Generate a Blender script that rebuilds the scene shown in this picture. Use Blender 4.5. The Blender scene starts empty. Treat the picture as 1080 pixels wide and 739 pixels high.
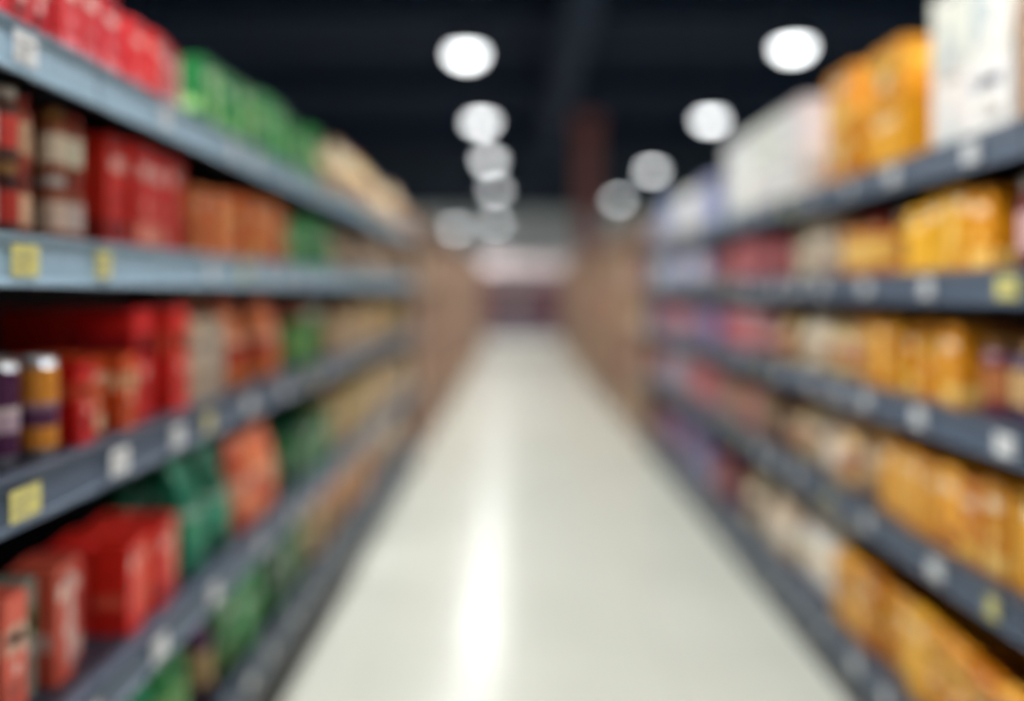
import bpy, math, random
from mathutils import Vector
random.seed(11)
S = bpy.context.scene
COL = S.collection

def lin(c):
    o = []
    for v in c:
        v /= 255.0
        o.append(v/12.92 if v <= 0.04045 else ((v+0.055)/1.055)**2.4)
    return (o[0], o[1], o[2], 1.0)

# ------------------------------------------------------------------ materials
def new_mat(name):
    m = bpy.data.materials.new(name); m.use_nodes = True
    return m, m.node_tree, m.node_tree.nodes['Principled BSDF']

def mat_noise(name, c1, c2, rough=0.5, scale=5.0, metal=0.0, bump=0.0, detail=4, stretch=None, spec=0.5):
    m, nt, b = new_mat(name)
    tc = nt.nodes.new('ShaderNodeTexCoord')
    mp = nt.nodes.new('ShaderNodeMapping')
    nt.links.new(tc.outputs['Object'], mp.inputs['Vector'])
    if stretch: mp.inputs['Scale'].default_value = stretch
    n = nt.nodes.new('ShaderNodeTexNoise'); n.inputs['Scale'].default_value = scale; n.inputs['Detail'].default_value = detail
    nt.links.new(mp.outputs['Vector'], n.inputs['Vector'])
    r = nt.nodes.new('ShaderNodeValToRGB')
    r.color_ramp.elements[0].position = 0.35; r.color_ramp.elements[1].position = 0.65
    r.color_ramp.elements[0].color = lin(c1); r.color_ramp.elements[1].color = lin(c2)
    nt.links.new(n.outputs['Fac'], r.inputs['Fac'])
    nt.links.new(r.outputs['Color'], b.inputs['Base Color'])
    b.inputs['Roughness'].default_value = rough
    b.inputs['Metallic'].default_value = metal
    b.inputs['Specular IOR Level'].default_value = spec
    return m

def mat_print(name, rough, metal):
    # printed packaging: colour layer of the mesh modulated by fine procedural noise
    m, nt, b = new_mat(name)
    a = nt.nodes.new('ShaderNodeVertexColor'); a.layer_name = 'Col'
    tc = nt.nodes.new('ShaderNodeTexCoord')
    n = nt.nodes.new('ShaderNodeTexNoise'); n.inputs['Scale'].default_value = 35; n.inputs['Detail'].default_value = 3
    nt.links.new(tc.outputs['Object'], n.inputs['Vector'])
    mr = nt.nodes.new('ShaderNodeMapRange'); mr.inputs['To Min'].default_value = 0.82; mr.inputs['To Max'].default_value = 1.12
    nt.links.new(n.outputs['Fac'], mr.inputs['Value'])
    mx = nt.nodes.new('ShaderNodeVectorMath'); mx.operation = 'SCALE'
    nt.links.new(a.outputs['Color'], mx.inputs[0]); nt.links.new(mr.outputs['Result'], mx.inputs['Scale'])
    nt.links.new(mx.outputs['Vector'], b.inputs['Base Color'])
    b.inputs['Roughness'].default_value = rough; b.inputs['Metallic'].default_value = metal
    return m

M_PRINT = mat_print('printed_packaging', 0.38, 0.0)
M_TIN = mat_print('tin_metal', 0.3, 0.85)
M_SHELF = mat_print('shelf_powdercoat', 0.45, 0.0)
M_WOOD = mat_noise('rack_wood', (142,116,98), (172,146,126), 0.55, 6, stretch=(6,6,0.6))
M_CONC = mat_noise('column_paint', (130,84,84), (146,94,92), 0.6, 3)
M_CEIL = mat_noise('ceiling_dark', (2,15,34), (6,22,43), 0.95, 2, spec=0.2)
M_BEAM = mat_noise('beam_steel', (12,28,49), (18,36,59), 0.8, 3, spec=0.2)
M_WALL = mat_noise('wall_paint', (28,42,58), (34,50,66), 0.8, 2)
M_WALLP = mat_noise('wall_pale_panel', (184,200,200), (198,212,212), 0.7, 1.5)
M_HOUS = mat_noise('lamp_housing', (38,40,44), (48,50,54), 0.5, 8)
M_BASE = mat_noise('trim_dark', (40,44,52), (50,54,62), 0.6, 5)

def mat_floor():
    m, nt, b = new_mat('floor_polished_tiles')
    tc = nt.nodes.new('ShaderNodeTexCoord')
    br = nt.nodes.new('ShaderNodeTexBrick')
    br.offset = 0.0; br.squash = 1.0
    br.inputs['Scale'].default_value = 1.0
    br.inputs['Brick Width'].default_value = 0.6; br.inputs['Row Height'].default_value = 0.6
    br.inputs['Mortar Size'].default_value = 0.002
    br.inputs['Color1'].default_value = lin((211,214,203)); br.inputs['Color2'].default_value = lin((207,210,199))
    br.inputs['Mortar'].default_value = lin((178,180,168))
    nt.links.new(tc.outputs['Object'], br.inputs['Vector'])
    n = nt.nodes.new('ShaderNodeTexNoise'); n.inputs['Scale'].default_value = 1.4; n.inputs['Detail'].default_value = 5
    nt.links.new(tc.outputs['Object'], n.inputs['Vector'])
    mr = nt.nodes.new('ShaderNodeMapRange'); mr.inputs['To Min'].default_value = 0.93; mr.inputs['To Max'].default_value = 1.05
    nt.links.new(n.outputs['Fac'], mr.inputs['Value'])
    mx = nt.nodes.new('ShaderNodeVectorMath'); mx.operation = 'SCALE'
    nt.links.new(br.outputs['Color'], mx.inputs[0]); nt.links.new(mr.outputs['Result'], mx.inputs['Scale'])
    nt.links.new(mx.outputs['Vector'], b.inputs['Base Color'])
    b.inputs['Roughness'].default_value = 0.21
    b.inputs['Specular IOR Level'].default_value = 0.2
    return m
M_FLOOR = mat_floor()

def mat_emit(name, c, s):
    m, nt, b = new_mat(name)
    b.inputs['Base Color'].default_value = (0.9,0.9,0.9,1)
    b.inputs['Emission Color'].default_value = c
    b.inputs['Emission Strength'].default_value = s
    return m
M_LAMP = mat_emit('lamp_diffuser', (0.95,0.98,1.0,1), 7.0)
M_FILL = mat_emit('added_fill_glow', (1.0,0.96,0.95,1), 1.6)  # glow added under the case canopies to lighten the far display

# ------------------------------------------------------------------ mesh builder
class MB:
    def __init__(s): s.v=[]; s.f=[]; s.c=[]; s.m=[]
    def face(s, pts, col, mi=0):
        b = len(s.v); s.v += pts; s.f.append(tuple(range(b, b+len(pts)))); s.c.append(col); s.m.append(mi)
    def box(s, x0,x1,y0,y1,z0,z1, col, mi=0):
        b=len(s.v)
        s.v += [(x0,y0,z0),(x1,y0,z0),(x1,y1,z0),(x0,y1,z0),(x0,y0,z1),(x1,y0,z1),(x1,y1,z1),(x0,y1,z1)]
        for q in ((0,3,2,1),(4,5,6,7),(0,1,5,4),(1,2,6,5),(2,3,7,6),(3,0,4,7)):
            s.f.append(tuple(b+i for i in q)); s.c.append(col); s.m.append(mi)
    def lathe(s, cx, cy, prof, n=16):
        b=len(s.v)
        for (r,z,_,_) in prof:
            for i in range(n):
                a=2*math.pi*i/n; s.v.append((cx+r*math.cos(a), cy+r*math.sin(a), z))
        for k in range(len(prof)-1):
            for i in range(n):
                j=(i+1)%n
                s.f.append((b+k*n+i,b+k*n+j,b+(k+1)*n+j,b+(k+1)*n+i)); s.c.append(prof[k][2]); s.m.append(prof[k][3])
        k=len(prof)-1
        s.f.append(tuple(b+k*n+i for i in range(n))); s.c.append(prof[k][2]); s.m.append(prof[k][3])
        s.f.append(tuple(b+i for i in reversed(range(n)))); s.c.append(prof[0][2]); s.m.append(prof[0][3])
    def build(s, name, mats, smooth=False, parent=None):
        me=bpy.data.meshes.new(name); me.from_pydata(s.v,[],s.f)
        for m in mats: me.materials.append(m)
        for p,mi in zip(me.polygons,s.m): p.material_index=mi; p.use_smooth=smooth
        at=me.color_attributes.new('Col','FLOAT_COLOR','CORNER')
        buf=[]
        for p,c in zip(me.polygons,s.c):
            for _ in range(p.loop_total): buf += list(c)
        at.data.foreach_set('color',buf)
        me.update()
        o=bpy.data.objects.new(name,me); COL.objects.link(o)
        if parent: o.parent=parent
        return o

def vary(c, k=16):
    d=random.uniform(-k,k)
    return tuple(max(0,min(255,v+d+random.uniform(-k/3,k/3))) for v in c)
def soft(a,b,t): return tuple(x*(1-t)+y*t for x,y in zip(a,b))

# ------------------------------------------------------------------ products
def carton(mb, s, xf, yc, w, d, h, z, base, acc):
    """chamfered carton, printed front; s=+1 front faces +x, -1 faces -x"""
    bb=vary(base); B=lin(bb); A=lin(vary(acc)); ch=min(0.004,w*0.05)
    xb=xf-s*d
    y0,y1=yc-w/2,yc+w/2
    ring=[(xf,y0+ch),(xf,y1-ch),(xf-s*ch,y1),(xb+s*ch,y1),(xb,y1-ch),(xb,y0+ch),(xb+s*ch,y0),(xf-s*ch,y0)]
    b=len(mb.v)
    for zz,ins in ((z,0),(z+h-ch,0),(z+h,ch)):
        for (x,y) in ring:
            xx=x+(ins if x<(xf+xb)/2 else -ins); yy=y+(ins if y<yc else -ins)
            mb.v.append((xx,yy,zz))
    n=8
    for k in range(2):
        for i in range(n):
            j=(i+1)%n; q=(b+k*n+i,b+k*n+j,b+(k+1)*n+j,b+(k+1)*n+i)
            mb.f.append(q if s>0 else q[::-1]); mb.c.append(B); mb.m.append(0)
    mb.f.append(tuple(b+2*n+i for i in range(n))); mb.c.append(B); mb.m.append(0)
    e=xf+s*0.0008
    def fr(ya,yb,za,zb,c):
        mb.face([(e,y0+w*ya,z+h*za),(e,y0+w*yb,z+h*za),(e,y0+w*yb,z+h*zb),(e,y0+w*ya,z+h*zb)],c)
    def sd(xa,xbb,za,zb,c):
        ye=y0-0.0008
        mb.face([(xf-s*d*xa,ye,z+h*za),(xf-s*d*xbb,ye,z+h*za),(xf-s*d*xbb,ye,z+h*zb),(xf-s*d*xa,ye,z+h*zb)],c)
    wt=lin(soft(bb,(244,238,228),0.75)); dk=lin(soft(bb,(40,26,26),0.75))
    t=random.random()
    if t<0.4:
        fr(0.08,0.92,0.54,0.76,A); sd(0.08,0.92,0.54,0.76,A)
        fr(0.2,0.8,0.61,0.70,wt)
    elif t<0.75:
        fr(0.06,0.94,0.06,0.25,A); sd(0.06,0.94,0.06,0.25,A)
        fr(0.2,0.8,0.68,0.80,wt)
    else:
        fr(0.58,0.90,0.1,0.9,A); fr(0.1,0.48,0.70,0.85,wt); sd(0.1,0.9,0.3,0.45,A)
    cy=y0+w*0.5; cz=z+h*0.42; r=min(w,h)*0.15; e2=xf+s*0.0014
    mb.face([(e2,cy+r*math.cos(i*math.pi/5),cz+r*math.sin(i*math.pi/5)) for i in range(10)],wt if t<0.4 else A)
    for i in range(3):
        fr(0.15,0.75-0.12*i,0.30-i*0.045 if t<0.4 else 0.9-i*0.03,0.32-i*0.045 if t<0.4 else 0.915-i*0.03,dk)

def can(mb,s,xf,yc,w,d,h,z,base,acc):
    r=w*0.49; cx=xf-s*r; B=lin(vary(base)); A=lin(vary(acc)); al=lin((200,204,210))
    mb.lathe(cx,yc,[(r*0.82,z,al,1),(r*0.84,z+0.004,al,1),(r,z+0.014,B,0),(r,z+h*0.3,A,0),(r,z+h*0.48,lin(soft(acc,(225,220,210),0.5)),0),(r,z+h*0.54,B,0),
        (r,z+h-0.018,al,1),(r*0.86,z+h-0.005,al,1),(r*0.88,z+h,al,1),(r*0.80,z+h,al,1),(r*0.78,z+h-0.005,al,1)],14)
    mb.box(cx-0.006,cx+0.006,yc-0.012,yc+0.012,z+h-0.005,z+h-0.002,al,1)

def bottle(mb,s,xf,yc,w,d,h,z,base,acc):
    r=w*0.47; cx=xf-s*r; B=lin(vary(base)); A=lin(vary(acc)); cp=lin(random.choice([(225,225,225),(170,40,40),(40,120,90)]))
    mb.lathe(cx,yc,[(r*0.9,z,B,0),(r,z+0.008,B,0),(r,z+h*0.15,A,0),(r,z+h*0.52,B,0),(r,z+h*0.62,B,0),(r*0.72,z+h*0.74,B,0),(r*0.36,z+h*0.82,B,0),
        (r*0.34,z+h*0.89,cp,0),(r*0.42,z+h*0.89,cp,0),(r*0.42,z+h,cp,0)],14)

def jar(mb,s,xf,yc,w,d,h,z,base,acc):
    r=w*0.48; cx=xf-s*r; B=lin(vary(base)); A=lin(vary(acc)); cp=lin(random.choice([(150,110,60),(200,196,190),(150,46,40)]))
    mb.lathe(cx,yc,[(r*0.92,z,B,0),(r,z+0.01,B,0),(r*1.0,z+h*0.18,A,0),(r,z+h*0.62,B,0),(r,z+h*0.72,B,0),(r*0.78,z+h*0.8,B,0),
        (r*0.78,z+h*0.84,cp,0),(r*0.86,z+h*0.84,cp,0),(r*0.86,z+h*0.98,cp,0),(r*0.80,z+h,cp,0)],14)

def pouch(mb,s,xf,yc,w,d,h,z,base,acc):
    """stand-up bag: full belly, pinched crimped top"""
    bb=vary(base); B=lin(bb); A=lin(vary(acc)); wt=lin(soft(bb,(235,230,220),0.6))
    xc=xf-s*d/2
    rows=[(0.0,0.86,0.8,B),(0.06,0.97,1.0,B),(0.25,1.0,1.0,A),(0.50,1.0,0.92,wt),(0.57,0.99,0.85,B),(0.82,0.97,0.45,B),(0.92,0.96,0.08,A),(1.0,0.97,0.05,A)]
    n=12; b=len(mb.v)
    for (t,fw,fd,_) in rows:
        for i in range(n):
            a=2*math.pi*i/n; ca,sa=math.cos(a),math.sin(a)
            px=math.copysign(abs(ca)**0.6,ca); py=math.copysign(abs(sa)**0.6,sa)
            mb.v.append((xc+px*d/2*fd,yc+py*w/2*fw,z+h*t))
    for k in range(len(rows)-1):
        for i in range(n):
            j=(i+1)%n; mb.f.append((b+k*n+i,b+k*n+j,b+(k+1)*n+j,b+(k+1)*n+i)); mb.c.append(rows[k][3]); mb.m.append(0)
    k=len(rows)-1
    mb.f.append(tuple(b+k*n+i for i in range(n))); mb.c.append(A); mb.m.append(0)
    mb.f.append(tuple(b+i for i in reversed(range(n)))); mb.c.append(B); mb.m.append(0)

KIND={'carton':carton,'can':can,'bottle':bottle,'jar':jar,'pouch':pouch}

def fill(name, s, xf, z, y0, y1, kind, w, h, d, pal, rows=2, stack=1, gap=0.008, blk=3, hv=0.0, full=False):
    mb=MB(); n=max(1,int((y1-y0)/(w+gap))); step=(y1-y0)/n
    cur=random.choice(pal); bh=1.0
    for i in range(n):
        if i%blk==0:
            cur=random.choice(pal); bh=1-random.uniform(0,hv); back=random.choice([0,0,0.015,0.03])
        yc=y0+step*(i+0.5)
        st=stack if (stack==1 or full) else random.choice([stack,stack,stack,stack-1])
        miss=random.random()<0.08 and kind!='carton'
        for r in range(rows):
            if r==0 and miss: continue
            for k in range(st):
                hh=h*bh
                KIND[kind](mb,s,xf-s*(back+r*(d+0.008)),yc+random.uniform(-0.002,0.002),w,d,hh,z+0.001+k*(hh+0.001),cur[0],cur[1])
    return mb.build(name,[M_PRINT,M_TIN],smooth=False)

# palettes (base, accent)
RED=[((226,40,32),(236,96,70)),((216,32,26),(240,150,120)),((230,52,40),(160,18,20))]
REDP=[((212,44,52),(236,130,132)),((190,30,38),(240,190,186)),((222,60,58),(160,34,42))]
GREEN=[((46,154,74),(120,200,120)),((24,110,54),(160,206,130)),((70,178,90),(20,90,46))]
GREEND=[((44,128,66),(120,170,100)),((26,90,54),(80,160,90)),((84,146,76),(20,78,46))]
TEAL=[((8,134,96),(20,160,120)),((6,104,78),(60,160,130))]
TAN=[((200,172,134),(146,112,80)),((212,192,156),(176,130,84)),((170,138,106),(220,196,164)),((208,176,116),(156,84,60))]
TANY=[((210,180,120),(166,120,62)),((196,166,122),(206,140,60)),((170,136,102),(222,204,156)),((214,190,150),(120,140,70))]
BEIGE=[((204,188,164),(150,120,100)),((190,172,146),(224,214,196))]
ORANGE=[((240,122,54),(244,180,100)),((228,98,44),(240,206,160)),((242,140,66),(190,70,38)),((246,132,56),(244,180,110))]
CORAL=[((236,110,66),(240,156,116)),((228,98,58),(240,186,146)),((240,134,74),(190,64,38))]
DARKB=[((120,66,46),(215,205,195)),((60,38,38),(190,110,70)),((150,76,50),(235,225,210)),((80,40,40),(210,60,46)),((170,100,64),(230,214,190)),((110,100,98),(196,192,186)),((150,60,44),(230,190,150))]
YEL=[((236,166,28),(244,190,60)),((228,150,22),(246,206,110)),((240,178,46),(190,104,20))]
YELB=[((222,150,30),(236,180,70)),((206,130,24),(236,196,110)),((230,162,40),(160,90,24))]
AMB=[((212,136,34),(236,190,90)),((190,110,28),(230,186,90))]
WHITE=[((240,240,234),(216,222,222)),((234,238,236),(206,216,220)),((240,236,226),(222,206,176))]
LAV=[((166,176,212),(126,136,190)),((190,196,224),(150,126,170)),((146,162,204),(206,212,224))]
BURG=[((138,42,58),(200,124,134)),((110,32,48),(204,160,156)),((156,54,68),(216,156,160))]
PURP=[((84,42,84),(180,120,160)),((104,40,62),(180,110,66)),((66,38,78),(190,156,110))]
MIX=[((66,96,164),(190,196,214)),((186,54,66),(220,196,194)),((206,208,214),(96,116,170)),((150,62,90),(206,160,180)),((88,116,170),(216,180,100))]
GREY=[((140,142,136),(200,84,62)),((216,92,66),(226,180,160)),((150,150,142),(220,110,80)),((130,136,130),(60,120,90)),((190,74,58),(220,180,170))]
KRAFT=[((176,134,90),(140,100,66))]
CANS=[((92,44,100),(225,165,66)),((78,36,84),(210,190,200)),((226,146,44),(90,44,90)),((60,36,56),(190,66,66))]
BROWN=[((124,90,68),(176,150,120)),((146,108,80),(200,176,150))]

LX,RX=-0.83,1.15
LH=[1.90,1.545,1.14,0.67,0.28]    # shelf-front centre heights
RH=[1.84,1.50,1.13,0.73,0.23]
RL=0.085
YT=(212,206,124); WT=(222,226,228)

# ------------------------------------------------------------------ gondola
def gondola(s, xface, heights, y0, y1, bay, depth, light_rails, tags):
    root=bpy.data.objects.new('supermarket_shelving',None); COL.objects.link(root)
    mb=MB(); dark=lin((30,36,46)); plate=lin((56,64,78)); xb=xface-s*depth
    X=lambda a,b:(min(a,b),max(a,b))
    x0,x1=X(xb,xb-s*0.03); mb.box(x0,x1,y0,y1,0.0,heights[0]+0.06,dark)
    x0,x1=X(xface-s*0.05,xb); mb.box(x0,x1,y0,y1,0.0,heights[-1]-RL/2,lin((40,46,56)))
    n=int((y1-y0)/bay)
    step=(y1-y0)/n
    for i in range(n+1):
        y=y0+i*step
        x0,x1=X(xb+s*0.0,xb+s*0.035); mb.box(x0,x1,y-0.015,y+0.015,heights[-1]-0.05,heights[0]+0.06,lin((50,58,70)))
        for k in range(int((heights[0]-0.3)/0.05)):
            zz=0.32+k*0.05; e=xb+s*0.0358
            mb.face([(e,y-0.004,zz),(e,y+0.004,zz),(e,y+0.004,zz+0.022),(e,y-0.004,zz+0.022)],lin((10,12,14)))
        for h in heights[:-1]:   # brackets
            pts=[(xb+s*0.03,h+0.02),(xface-s*0.06,h+0.02),(xface-s*0.06,h+0.005),(xb+s*0.03,h-0.035)]
            for yy,rev in ((y-0.018,0),(y+0.018,1)):
                P=[(a,yy,b) for a,b in pts]; mb.face(P[::-1] if rev else P,lin((50,58,70)))
            mb.face([(pts[3][0],y-0.018,pts[3][1]),(pts[2][0],y-0.018,pts[2][1]),(pts[2][0],y+0.018,pts[2][1]),(pts[3][0],y+0.018,pts[3][1])],lin((50,58,70)))
    for h in heights:
        x0,x1=X(xface-s*0.012,xb); mb.box(x0,x1,y0,y1,h+RL/2-0.03,h+RL/2,plate)
    for y in (y0,y1):
        x0,x1=X(xface-s*0.03,xb-s*0.03); yy0,yy1=(y-0.025,y) if y==y0 else (y,y+0.025)
        mb.box(x0,x1,yy0,yy1,0,heights[0]-0.05,dark)
    mb.build('frame',[M_SHELF],parent=root)
    rb=MB(); tg=MB()
    def tag(y,w,hh,tc,h):
        xx=xface+s*0.0075; zc=h
        q=[(xx,y,zc-hh/2),(xx,y+w,zc-hh/2),(xx,y+w,zc+hh/2),(xx,y,zc+hh/2)]
        tg.face(q if s>0 else q[::-1],lin(tc))
        for k in range(2):
            x2=xx+s*0.0008; z1=zc-hh*0.25+k*hh*0.35
            q=[(x2,y+w*0.12,z1),(x2,y+w*(0.6+0.2*k),z1),(x2,y+w*(0.6+0.2*k),z1+hh*0.09),(x2,y+w*0.12,z1+hh*0.09)]
            tg.face(q if s>0 else q[::-1],lin((130,130,130)))
    for hi,h in enumerate(heights):
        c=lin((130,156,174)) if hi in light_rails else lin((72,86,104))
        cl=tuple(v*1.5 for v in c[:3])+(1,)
        zt,zb=h+RL/2,h-RL/2
        for i in range(n):
            a,b=y0+i*step+0.003,y0+(i+1)*step-0.003
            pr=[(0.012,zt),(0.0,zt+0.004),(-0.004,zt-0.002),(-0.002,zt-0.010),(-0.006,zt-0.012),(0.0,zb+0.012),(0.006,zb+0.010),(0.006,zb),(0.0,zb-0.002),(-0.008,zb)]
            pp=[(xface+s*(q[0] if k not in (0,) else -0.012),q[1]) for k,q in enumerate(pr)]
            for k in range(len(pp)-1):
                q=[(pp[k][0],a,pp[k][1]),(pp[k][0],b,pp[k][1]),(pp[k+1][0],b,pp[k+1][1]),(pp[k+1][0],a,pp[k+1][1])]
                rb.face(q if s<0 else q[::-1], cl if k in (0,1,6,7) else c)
        lst=tags.get(hi,[])
        for (yy,cc,ww) in lst: tag(yy-ww/2,ww,0.052,cc,h)
        lo=min([t[0] for t in lst],default=99)-0.2; hi_=max([t[0] for t in lst],default=99)+0.2
        y=y0+random.uniform(0.05,0.2)
        while y<y1-0.12:
            w=random.choice([0.05,0.06,0.07]); tc=random.choice([WT,(214,218,220),WT,(214,206,120)])
            if not (lo<y<hi_): tag(y,w,random.choice([0.038,0.045,0.055]),tc,h)
            y+=random.uniform(0.2,0.42)
    rb.build('price_rails',[M_SHELF],parent=root)
    tg.build('price_tags',[M_PRINT],parent=root)
    return root

Y0=-0.9
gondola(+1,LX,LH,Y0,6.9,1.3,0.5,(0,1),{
  0:[(1.43,WT,0.07),(2.0,WT,0.05)],
  1:[(1.43,YT,0.08),(1.70,YT,0.06),(2.3,WT,0.05)],
  2:[(1.43,YT,0.09),(1.77,WT,0.08),(2.07,WT,0.07),(2.28,(214,206,140),0.06)],
  3:[(1.97,WT,0.08),(2.32,WT,0.07)]})
gondola(-1,RX,RH,Y0,7.6,1.3,0.5,(),{
  0:[(2.15,WT,0.07),(2.6,WT,0.07)],
  1:[(1.99,YT,0.09),(2.38,WT,0.06)],
  2:[(2.0,WT,0.08),(2.43,WT,0.07),(2.8,WT,0.07)],
  3:[(2.33,WT,0.08),(2.05,(214,206,120),0.05)]})

T=lambda H,i:H[i]+RL/2
lf=LX-0.045; rf=RX+0.045
A=Y0+0.03
# ---- left
z=T(LH,0)
fill('red_snack_boxes',1,lf,z,A,2.30,'carton',0.075,0.195,0.12,REDP,hv=0.12,blk=1)
fill('green_tea_boxes',1,lf,z,2.42,3.85,'carton',0.12,0.255,0.12,GREEN,hv=0.25,blk=2)
fill('flour_bags',1,lf,z,4.0,6.85,'pouch',0.17,0.31,0.13,TAN,hv=0.25,blk=2)
z=T(LH,1)
fill('spice_jars',1,lf,z,A,1.84,'jar',0.055,0.13,0.055,DARKB,rows=4,blk=1,stack=2,full=True)
fill('red_cereal_boxes',1,lf,z,1.88,2.32,'carton',0.10,0.255,0.14,RED,blk=1)
fill('orange_juice_cartons',1,lf,z,2.37,3.25,'carton',0.09,0.22,0.09,ORANGE,rows=2,hv=0.15,blk=1)
fill('green_snack_bags',1,lf,z,3.30,4.1,'pouch',0.15,0.23,0.12,GREEN,rows=1,hv=0.15,blk=2)
fill('grain_bags',1,lf,z,4.2,6.85,'pouch',0.15,0.23,0.12,TAN,rows=1,hv=0.2,blk=2)
z=T(LH,2)
fill('drink_cans',1,lf,z,A,1.66,'can',0.068,0.185,0.068,CANS,rows=3,blk=1)
fill('red_can_packs',1,lf,z,1.69,1.98,'carton',0.07,0.165,0.10,RED+ORANGE[:2],rows=2,blk=1)
fill('red_cracker_boxes',1,lf,z,2.0,2.3,'carton',0.10,0.265,0.16,RED,blk=1)
fill('oat_boxes',1,lf,z,2.33,2.6,'carton',0.08,0.24,0.12,BEIGE,rows=1,hv=0.1)
fill('orange_pasta_bags',1,lf,z,2.64,3.3,'pouch',0.13,0.27,0.12,CORAL,blk=1)
fill('green_coffee_jars',1,lf,z,3.36,3.9,'jar',0.11,0.22,0.11,GREEND,rows=2)
fill('cookie_boxes',1,lf,z,3.98,6.85,'carton',0.13,0.22,0.12,TANY,rows=1,hv=0.2,blk=2)
z=T(LH,3)
fill('soup_cartons',1,lf-0.03,z,A,1.84,'carton',0.075,0.235,0.10,GREY,rows=1,blk=1,hv=0.08)
fill('red_sugar_boxes',1,lf,z,1.92,2.24,'carton',0.07,0.20,0.09,RED,rows=2,blk=1)
fill('teal_rice_bags',1,lf,z,2.27,2.68,'pouch',0.13,0.31,0.14,TEAL)
fill('coral_lentil_bags',1,lf,z,2.72,3.2,'pouch',0.13,0.29,0.12,CORAL,rows=1,blk=1)
fill('green_pea_boxes',1,lf,z,3.25,4.0,'carton',0.13,0.27,0.12,GREEND,rows=1,hv=0.2,blk=1)
fill('bread_mix_boxes',1,lf,z,4.1,6.85,'carton',0.14,0.26,0.14,TANY,rows=1,hv=0.2,blk=2)
z=T(LH,4)
fill('mixed_juice_bottles',1,lf,z,A,2.5,'bottle',0.085,0.27,0.09,PURP+TEAL+GREEND,rows=2,blk=2)
fill('green_detergent_boxes',1,lf,z,2.56,3.5,'carton',0.13,0.25,0.14,GREEND+GREEN[:1]+TANY[3:],rows=1,hv=0.25,blk=1)
fill('orange_soap_boxes',1,lf,z,3.56,5.0,'carton',0.13,0.25,0.14,CORAL+TANY,rows=1,hv=0.25,blk=1)
fill('dog_food_bags',1,lf,z,5.03,6.85,'pouch',0.18,0.26,0.16,TAN+CORAL,rows=1)
# ---- right
z=T(RH,0)
fill('kraft_parcel_boxes',-1,rf,z,A,2.06,'carton',0.30,0.44,0.36,KRAFT,rows=1)
fill('white_tissue_boxes',-1,rf,z,2.09,2.50,'carton',0.19,0.225,0.34,WHITE,rows=1,stack=2,full=True)
fill('yellow_storage_boxes',-1,rf,z,2.58,3.35,'carton',0.25,0.21,0.34,YEL,rows=1,stack=2,blk=1,full=True,hv=0.06)
fill('white_paper_towel_packs',-1,rf,z,3.55,4.95,'carton',0.24,0.225,0.34,WHITE[:2],rows=1,stack=2,full=True,hv=0.08)
fill('lavender_tissue_packs',-1,rf,z,5.15,7.5,'carton',0.22,0.17,0.30,LAV+WHITE[:1],rows=1,stack=2,hv=0.15,blk=2)
z=T(RH,1)
fill('burgundy_tea_tins',-1,rf,z,A,2.08,'jar',0.11,0.22,0.11,BURG,rows=2)
fill('yellow_cornflake_boxes',-1,rf,z,2.14,2.62,'carton',0.11,0.235,0.14,YEL,blk=1,hv=0.2)
fill('amber_honey_jars',-1,rf,z,2.68,3.22,'jar',0.11,0.20,0.11,YELB+AMB,rows=2,blk=1)
fill('beige_biscuit_boxes',-1,rf,z,3.30,3.74,'carton',0.11,0.24,0.14,BEIGE,rows=1)
fill('burgundy_wafer_boxes',-1,rf,z,3.82,5.3,'carton',0.12,0.21,0.12,BURG,rows=1,hv=0.2,blk=2)
fill('baby_food_packs',-1,rf,z,5.35,7.5,'carton',0.13,0.21,0.14,WHITE+LAV+MIX[:1],rows=1,hv=0.2,blk=2)
z=T(RH,2)
fill('jam_jars',-1,rf,z,A,2.26,'jar',0.095,0.20,0.095,PURP,rows=3,blk=1)
fill('yellow_mustard_cartons',-1,rf,z,2.30,2.98,'carton',0.08,0.23,0.10,YELB,rows=2,blk=1,hv=0.12)
fill('beige_noodle_bags',-1,rf,z,3.06,3.9,'pouch',0.12,0.22,0.12,BEIGE+TAN,rows=1,blk=2)
fill('burgundy_bean_cans',-1,rf,z,3.97,5.1,'can',0.11,0.21,0.11,BURG,rows=2)
fill('mixed_candy_boxes',-1,rf,z,5.2,7.5,'carton',0.12,0.21,0.14,MIX,rows=1,hv=0.2,blk=1)
z=T(RH,3)
fill('ochre_coffee_packs',-1,rf,z,A,2.85,'carton',0.10,0.25,0.12,YELB+AMB,rows=2,blk=1,hv=0.15)
fill('tan_cereal_bags',-1,rf,z,2.92,3.9,'pouch',0.13,0.25,0.14,TAN+BEIGE+BROWN,rows=1,blk=1)
fill('burgundy_chocolate_boxes',-1,rf,z,3.97,5.2,'carton',0.13,0.23,0.14,BURG+BROWN,rows=1,hv=0.2,blk=2)
fill('mixed_spice_boxes',-1,rf,z,5.25,7.5,'carton',0.12,0.23,0.14,MIX,rows=1,hv=0.2,blk=1)
z=T(RH,4)
fill('yellow_pasta_boxes',-1,rf,z,A,3.22,'carton',0.11,0.27,0.13,YELB+YEL[:1],rows=2,blk=1,hv=0.12)
fill('cream_flour_bags',-1,rf,z,3.28,3.72,'pouch',0.13,0.30,0.14,WHITE[2:]+BEIGE,rows=1)
fill('brown_rice_bags',-1,rf,z,3.78,4.7,'pouch',0.16,0.29,0.16,BROWN+BEIGE,rows=1,blk=2)
fill('red_pet_food_boxes',-1,rf,z,4.76,7.5,'carton',0.15,0.27,0.18,BURG+PURP+MIX[:1],rows=1,hv=0.2,blk=1)

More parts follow.
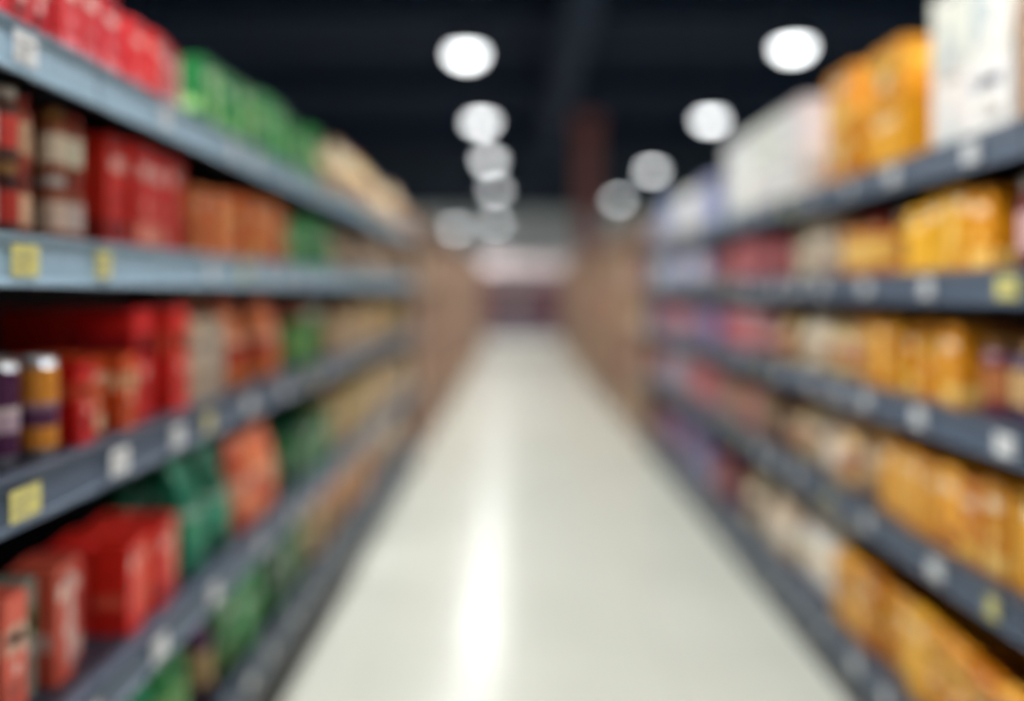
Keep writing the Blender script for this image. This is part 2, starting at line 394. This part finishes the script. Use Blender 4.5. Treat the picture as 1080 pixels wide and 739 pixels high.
# ------------------------------------------------------------------ wooden racks further along the aisle
def wood_rack(s,xface,y0,y1,bay=0.62):
    root=bpy.data.objects.new('wooden_display_rack',None); COL.objects.link(root)
    mb=MB(); W=lin((170,138,110)); xb=xface-s*0.5
    X=lambda a,b:(min(a,b),max(a,b))
    n=int((y1-y0)/bay); step=(y1-y0)/n
    for i in range(n+1):
        y=y0+i*step; x0,x1=X(xface,xb); mb.box(x0,x1,y-0.02,y+0.02,0,2.08,W)
    x0,x1=X(xb,xb-s*0.02); mb.box(x0,x1,y0,y1,0,2.08,W)
    x0,x1=X(xface-s*0.01,xb); mb.box(x0,x1,y0,y1,2.08,2.11,W)
    lv=[0.12,0.6,1.05,1.5]
    for h in lv:
        for i in range(n):
            a,b=y0+i*step+0.02,y0+(i+1)*step-0.02
            x0,x1=X(xface-s*0.04,xb); mb.box(x0,x1,a,b,h-0.03,h,W)
            x0,x1=X(xface-s*0.028,xface-s*0.04); mb.box(x0,x1,a,b,h-0.04,h+0.03,W)
    mb.build('frame',[M_WOOD],parent=root)
    pb=MB(); pal=TAN+BEIGE+BROWN+BURG[:1]
    for h in lv:
        for i in range(n):
            c=random.choice(pal); a=y0+i*step+0.03; m=3; w=(step-0.06)/m
            f=random.choice([carton,pouch,carton]); hh=random.uniform(0.24,0.36)
            for k in range(m):
                for r in range(2):
                    f(pb,s,xface-s*(0.06+r*0.2),a+w*(k+0.5),w*0.94,0.18,hh,h+0.001,c[0],c[1])
    pb.build('dry_goods_packs',[M_PRINT,M_TIN],parent=root)
wood_rack(+1,LX,7.05,21.5,0.9)
wood_rack(-1,RX,7.75,21.5,0.9)

# ------------------------------------------------------------------ room
def simple_box(name,x0,x1,y0,y1,z0,z1,mat,parent=None):
    mb=MB(); mb.box(x0,x1,y0,y1,z0,z1,(1,1,1,1)); return mb.build(name,[mat],parent=parent)
XW=9.0; YB=-5.0; YF=27.0; HC=6.0
simple_box('floor',-XW,XW,YB,YF,-0.1,0,M_FLOOR)
simple_box('ceiling',-XW,XW,YB,YF,HC,HC+0.1,M_CEIL)
simple_box('wall_left',-XW-0.1,-XW,YB,YF,0,HC,M_WALL)
simple_box('wall_right',XW,XW+0.1,YB,YF,0,HC,M_WALL)
simple_box('wall_back',-XW,XW,YB-0.1,YB,0,HC,M_WALL)
simple_box('wall_front',-XW,XW,YF,YF+0.1,0,HC,M_WALL)
simple_box('trim_1',-XW,XW,YF-0.06,YF,2.0,3.9,M_WALLP)
simple_box('baseboard_front',-XW,XW,YF-0.02,YF,0,0.12,M_BASE)
simple_box('baseboard_left',-XW,-XW+0.02,YB,YF-0.03,0,0.12,M_BASE)
simple_box('baseboard_right',XW-0.02,XW,YB,YF-0.03,0,0.12,M_BASE)
for i,y in enumerate((3,8,13,18,23)):
    mb=MB()
    mb.box(-XW,XW,y-0.12,y+0.12,5.6,5.63,(1,1,1,1)); mb.box(-XW,XW,y-0.12,y+0.12,5.97,6.0,(1,1,1,1)); mb.box(-XW,XW,y-0.02,y+0.02,5.63,5.97,(1,1,1,1))
    mb.build('ceiling_beam',[M_BEAM])
mb=MB()
n=20
for k in range(16):
    ya,yb=YB+k*2.0,YB+k*2.0+1.96
    for (a,b,r) in ((ya,yb,0.26),(yb,yb+0.04,0.29)):
        for i in range(n):
            t0,t1=2*math.pi*i/n,2*math.pi*(i+1)/n
            mb.face([(0.85+r*math.cos(t0),a,5.25+r*math.sin(t0)),(0.85+r*math.cos(t0),b,5.25+r*math.sin(t0)),(0.85+r*math.cos(t1),b,5.25+r*math.sin(t1)),(0.85+r*math.cos(t1),a,5.25+r*math.sin(t1))],(1,1,1,1))
mb.build('ventilation_duct',[M_BEAM])
mb=MB()
mb.box(1.58,2.16,22.3,22.88,0,HC,(1,1,1,1)); mb.box(1.54,2.20,22.26,22.92,0,0.25,(1,1,1,1)); mb.box(1.50,2.24,22.22,22.96,HC-0.2,HC,(1,1,1,1))
mb.build('structural_column',[M_CONC])

# far wall refrigerated display
root=bpy.data.objects.new('refrigerated_display_case',None); COL.objects.link(root)
mb=MB(); tb=MB(); D=lin((84,72,84)); E=lin((150,156,160)); yf=25.2
for x0 in (-4.2,-2.1,0.0,2.1):
    x1=x0+2.08
    mb.box(x0,x1,26.1,26.2,0,2.1,D); mb.box(x0,x0+0.05,yf,26.1,0,2.1,E); mb.box(x1-0.05,x1,yf,26.1,0,2.1,E)
    mb.box(x0+0.05,x1-0.05,yf-0.05,26.1,0,0.35,D); mb.box(x0,x1,yf,26.2,2.1,2.35,lin((232,214,216)))
    for h in (0.8,1.2,1.6): mb.box(x0+0.05,x1-0.05,yf+0.2,26.1,h-0.03,h,D)
    tb.box(x0+0.1,x1-0.1,yf+0.06,yf+0.11,2.05,2.095,(1,1,1,1))  # added emissive strip, brightens upper goods and canopy
mb.build('cabinet',[M_SHELF],parent=root)
tb.build('added_fill_strips',[M_FILL],parent=root)
pb=MB()
palF=[((120,70,88),(166,114,126)),((100,72,104),(156,124,146)),((110,84,84),(174,144,130)),((140,84,98),(190,152,156))]
palU=[((214,180,188),(170,110,128)),((204,166,176),(226,212,216)),((224,208,208),(180,110,128))]
for x0 in (-4.2,-2.1,0.0,2.1):
    for h in (0.35,0.8,1.2,1.6):
        for i in range(10):
            c=random.choice(palU if h>1.5 else palF); xc=x0+0.16+i*0.196; hh=random.uniform(0.26,0.33)
            B=lin(vary(c[0])); Ac=lin(c[1])
            pb.lathe(xc,yf+0.35,[(0.085,h+0.001,B,0),(0.09,h+0.02,B,0),(0.09,h+hh*0.3,Ac,0),(0.09,h+hh*0.55,B,0),(0.09,h+hh*0.8,B,0),(0.05,h+hh*0.88,Ac,0),(0.05,h+hh,Ac,0)],10)
pb.build('chilled_goods',[M_PRINT],parent=root)

# ------------------------------------------------------------------ lights
def downlight(x,y,zl=4.0,p=1.0):
    root=bpy.data.objects.new('ceiling_downlight',None); root.location=(x,y,zl); COL.objects.link(root)
    mb=MB(); w=(1,1,1,1)
    mb.lathe(0,0,[(0.17,0.02,w,0),(0.195,0.0,w,0),(0.195,0.07,w,0),(0.12,0.16,w,0),(0.05,0.2,w,0),(0.012,0.21,w,0),(0.012,HC-zl,w,0)],24)
    mb.build('housing',[M_HOUS],smooth=False,parent=root)
    mb=MB()
    mb.lathe(0,0,[(0.06,-0.085,w,0),(0.11,-0.07,w,0),(0.15,-0.038,w,0),(0.165,0.0,w,0),(0.165,0.018,w,0)],24)
    mb.build('diffuser',[M_LAMP],smooth=True,parent=root)
    l=bpy.data.lights.new('lamp','SPOT'); l.energy=POW*p; l.spot_size=math.radians(160); l.spot_blend=0.8; l.shadow_soft_size=0.13
    l.color=(1.0,0.995,0.975)
    o=bpy.data.objects.new('lamp',l); o.parent=root; o.location=(0,0,-0.23); COL.objects.link(o)
POW=385
near=[-2.3,1.5,5.3]
for y in near+[9.15,12.86,16.7,21.8]: downlight(-0.54,y)
for y in near+[8.9,12.7,18.2,24.2]: downlight(2.88,y)
for x in (-4.0,6.3):
    for y in near+[9.1,12.9,16.7,20.5,24.3]: downlight(x,y)
downlight(-0.62,24.9,3.4,0.4); downlight(-1.8,24.9,3.25,0.4)

w=bpy.data.worlds.new('World'); S.world=w; w.use_nodes=True
w.node_tree.nodes['Background'].inputs['Color'].default_value=(0.05,0.06,0.08,1)
w.node_tree.nodes['Background'].inputs['Strength'].default_value=1.0

# ------------------------------------------------------------------ camera
cd=bpy.data.cameras.new('camera'); cam=bpy.data.objects.new('camera',cd); COL.objects.link(cam)
cam.location=(0,0,1.5); cam.rotation_euler=(math.radians(90),0,0)
cd.sensor_width=36; cd.lens=30; cd.shift_y=-66.5/1080; cd.shift_x=-5/1080
cd.dof.use_dof=True; cd.dof.focus_distance=1.02; cd.dof.aperture_fstop=0.57
cd.clip_start=0.05
S.camera=cam
S.view_settings.view_transform='Standard'
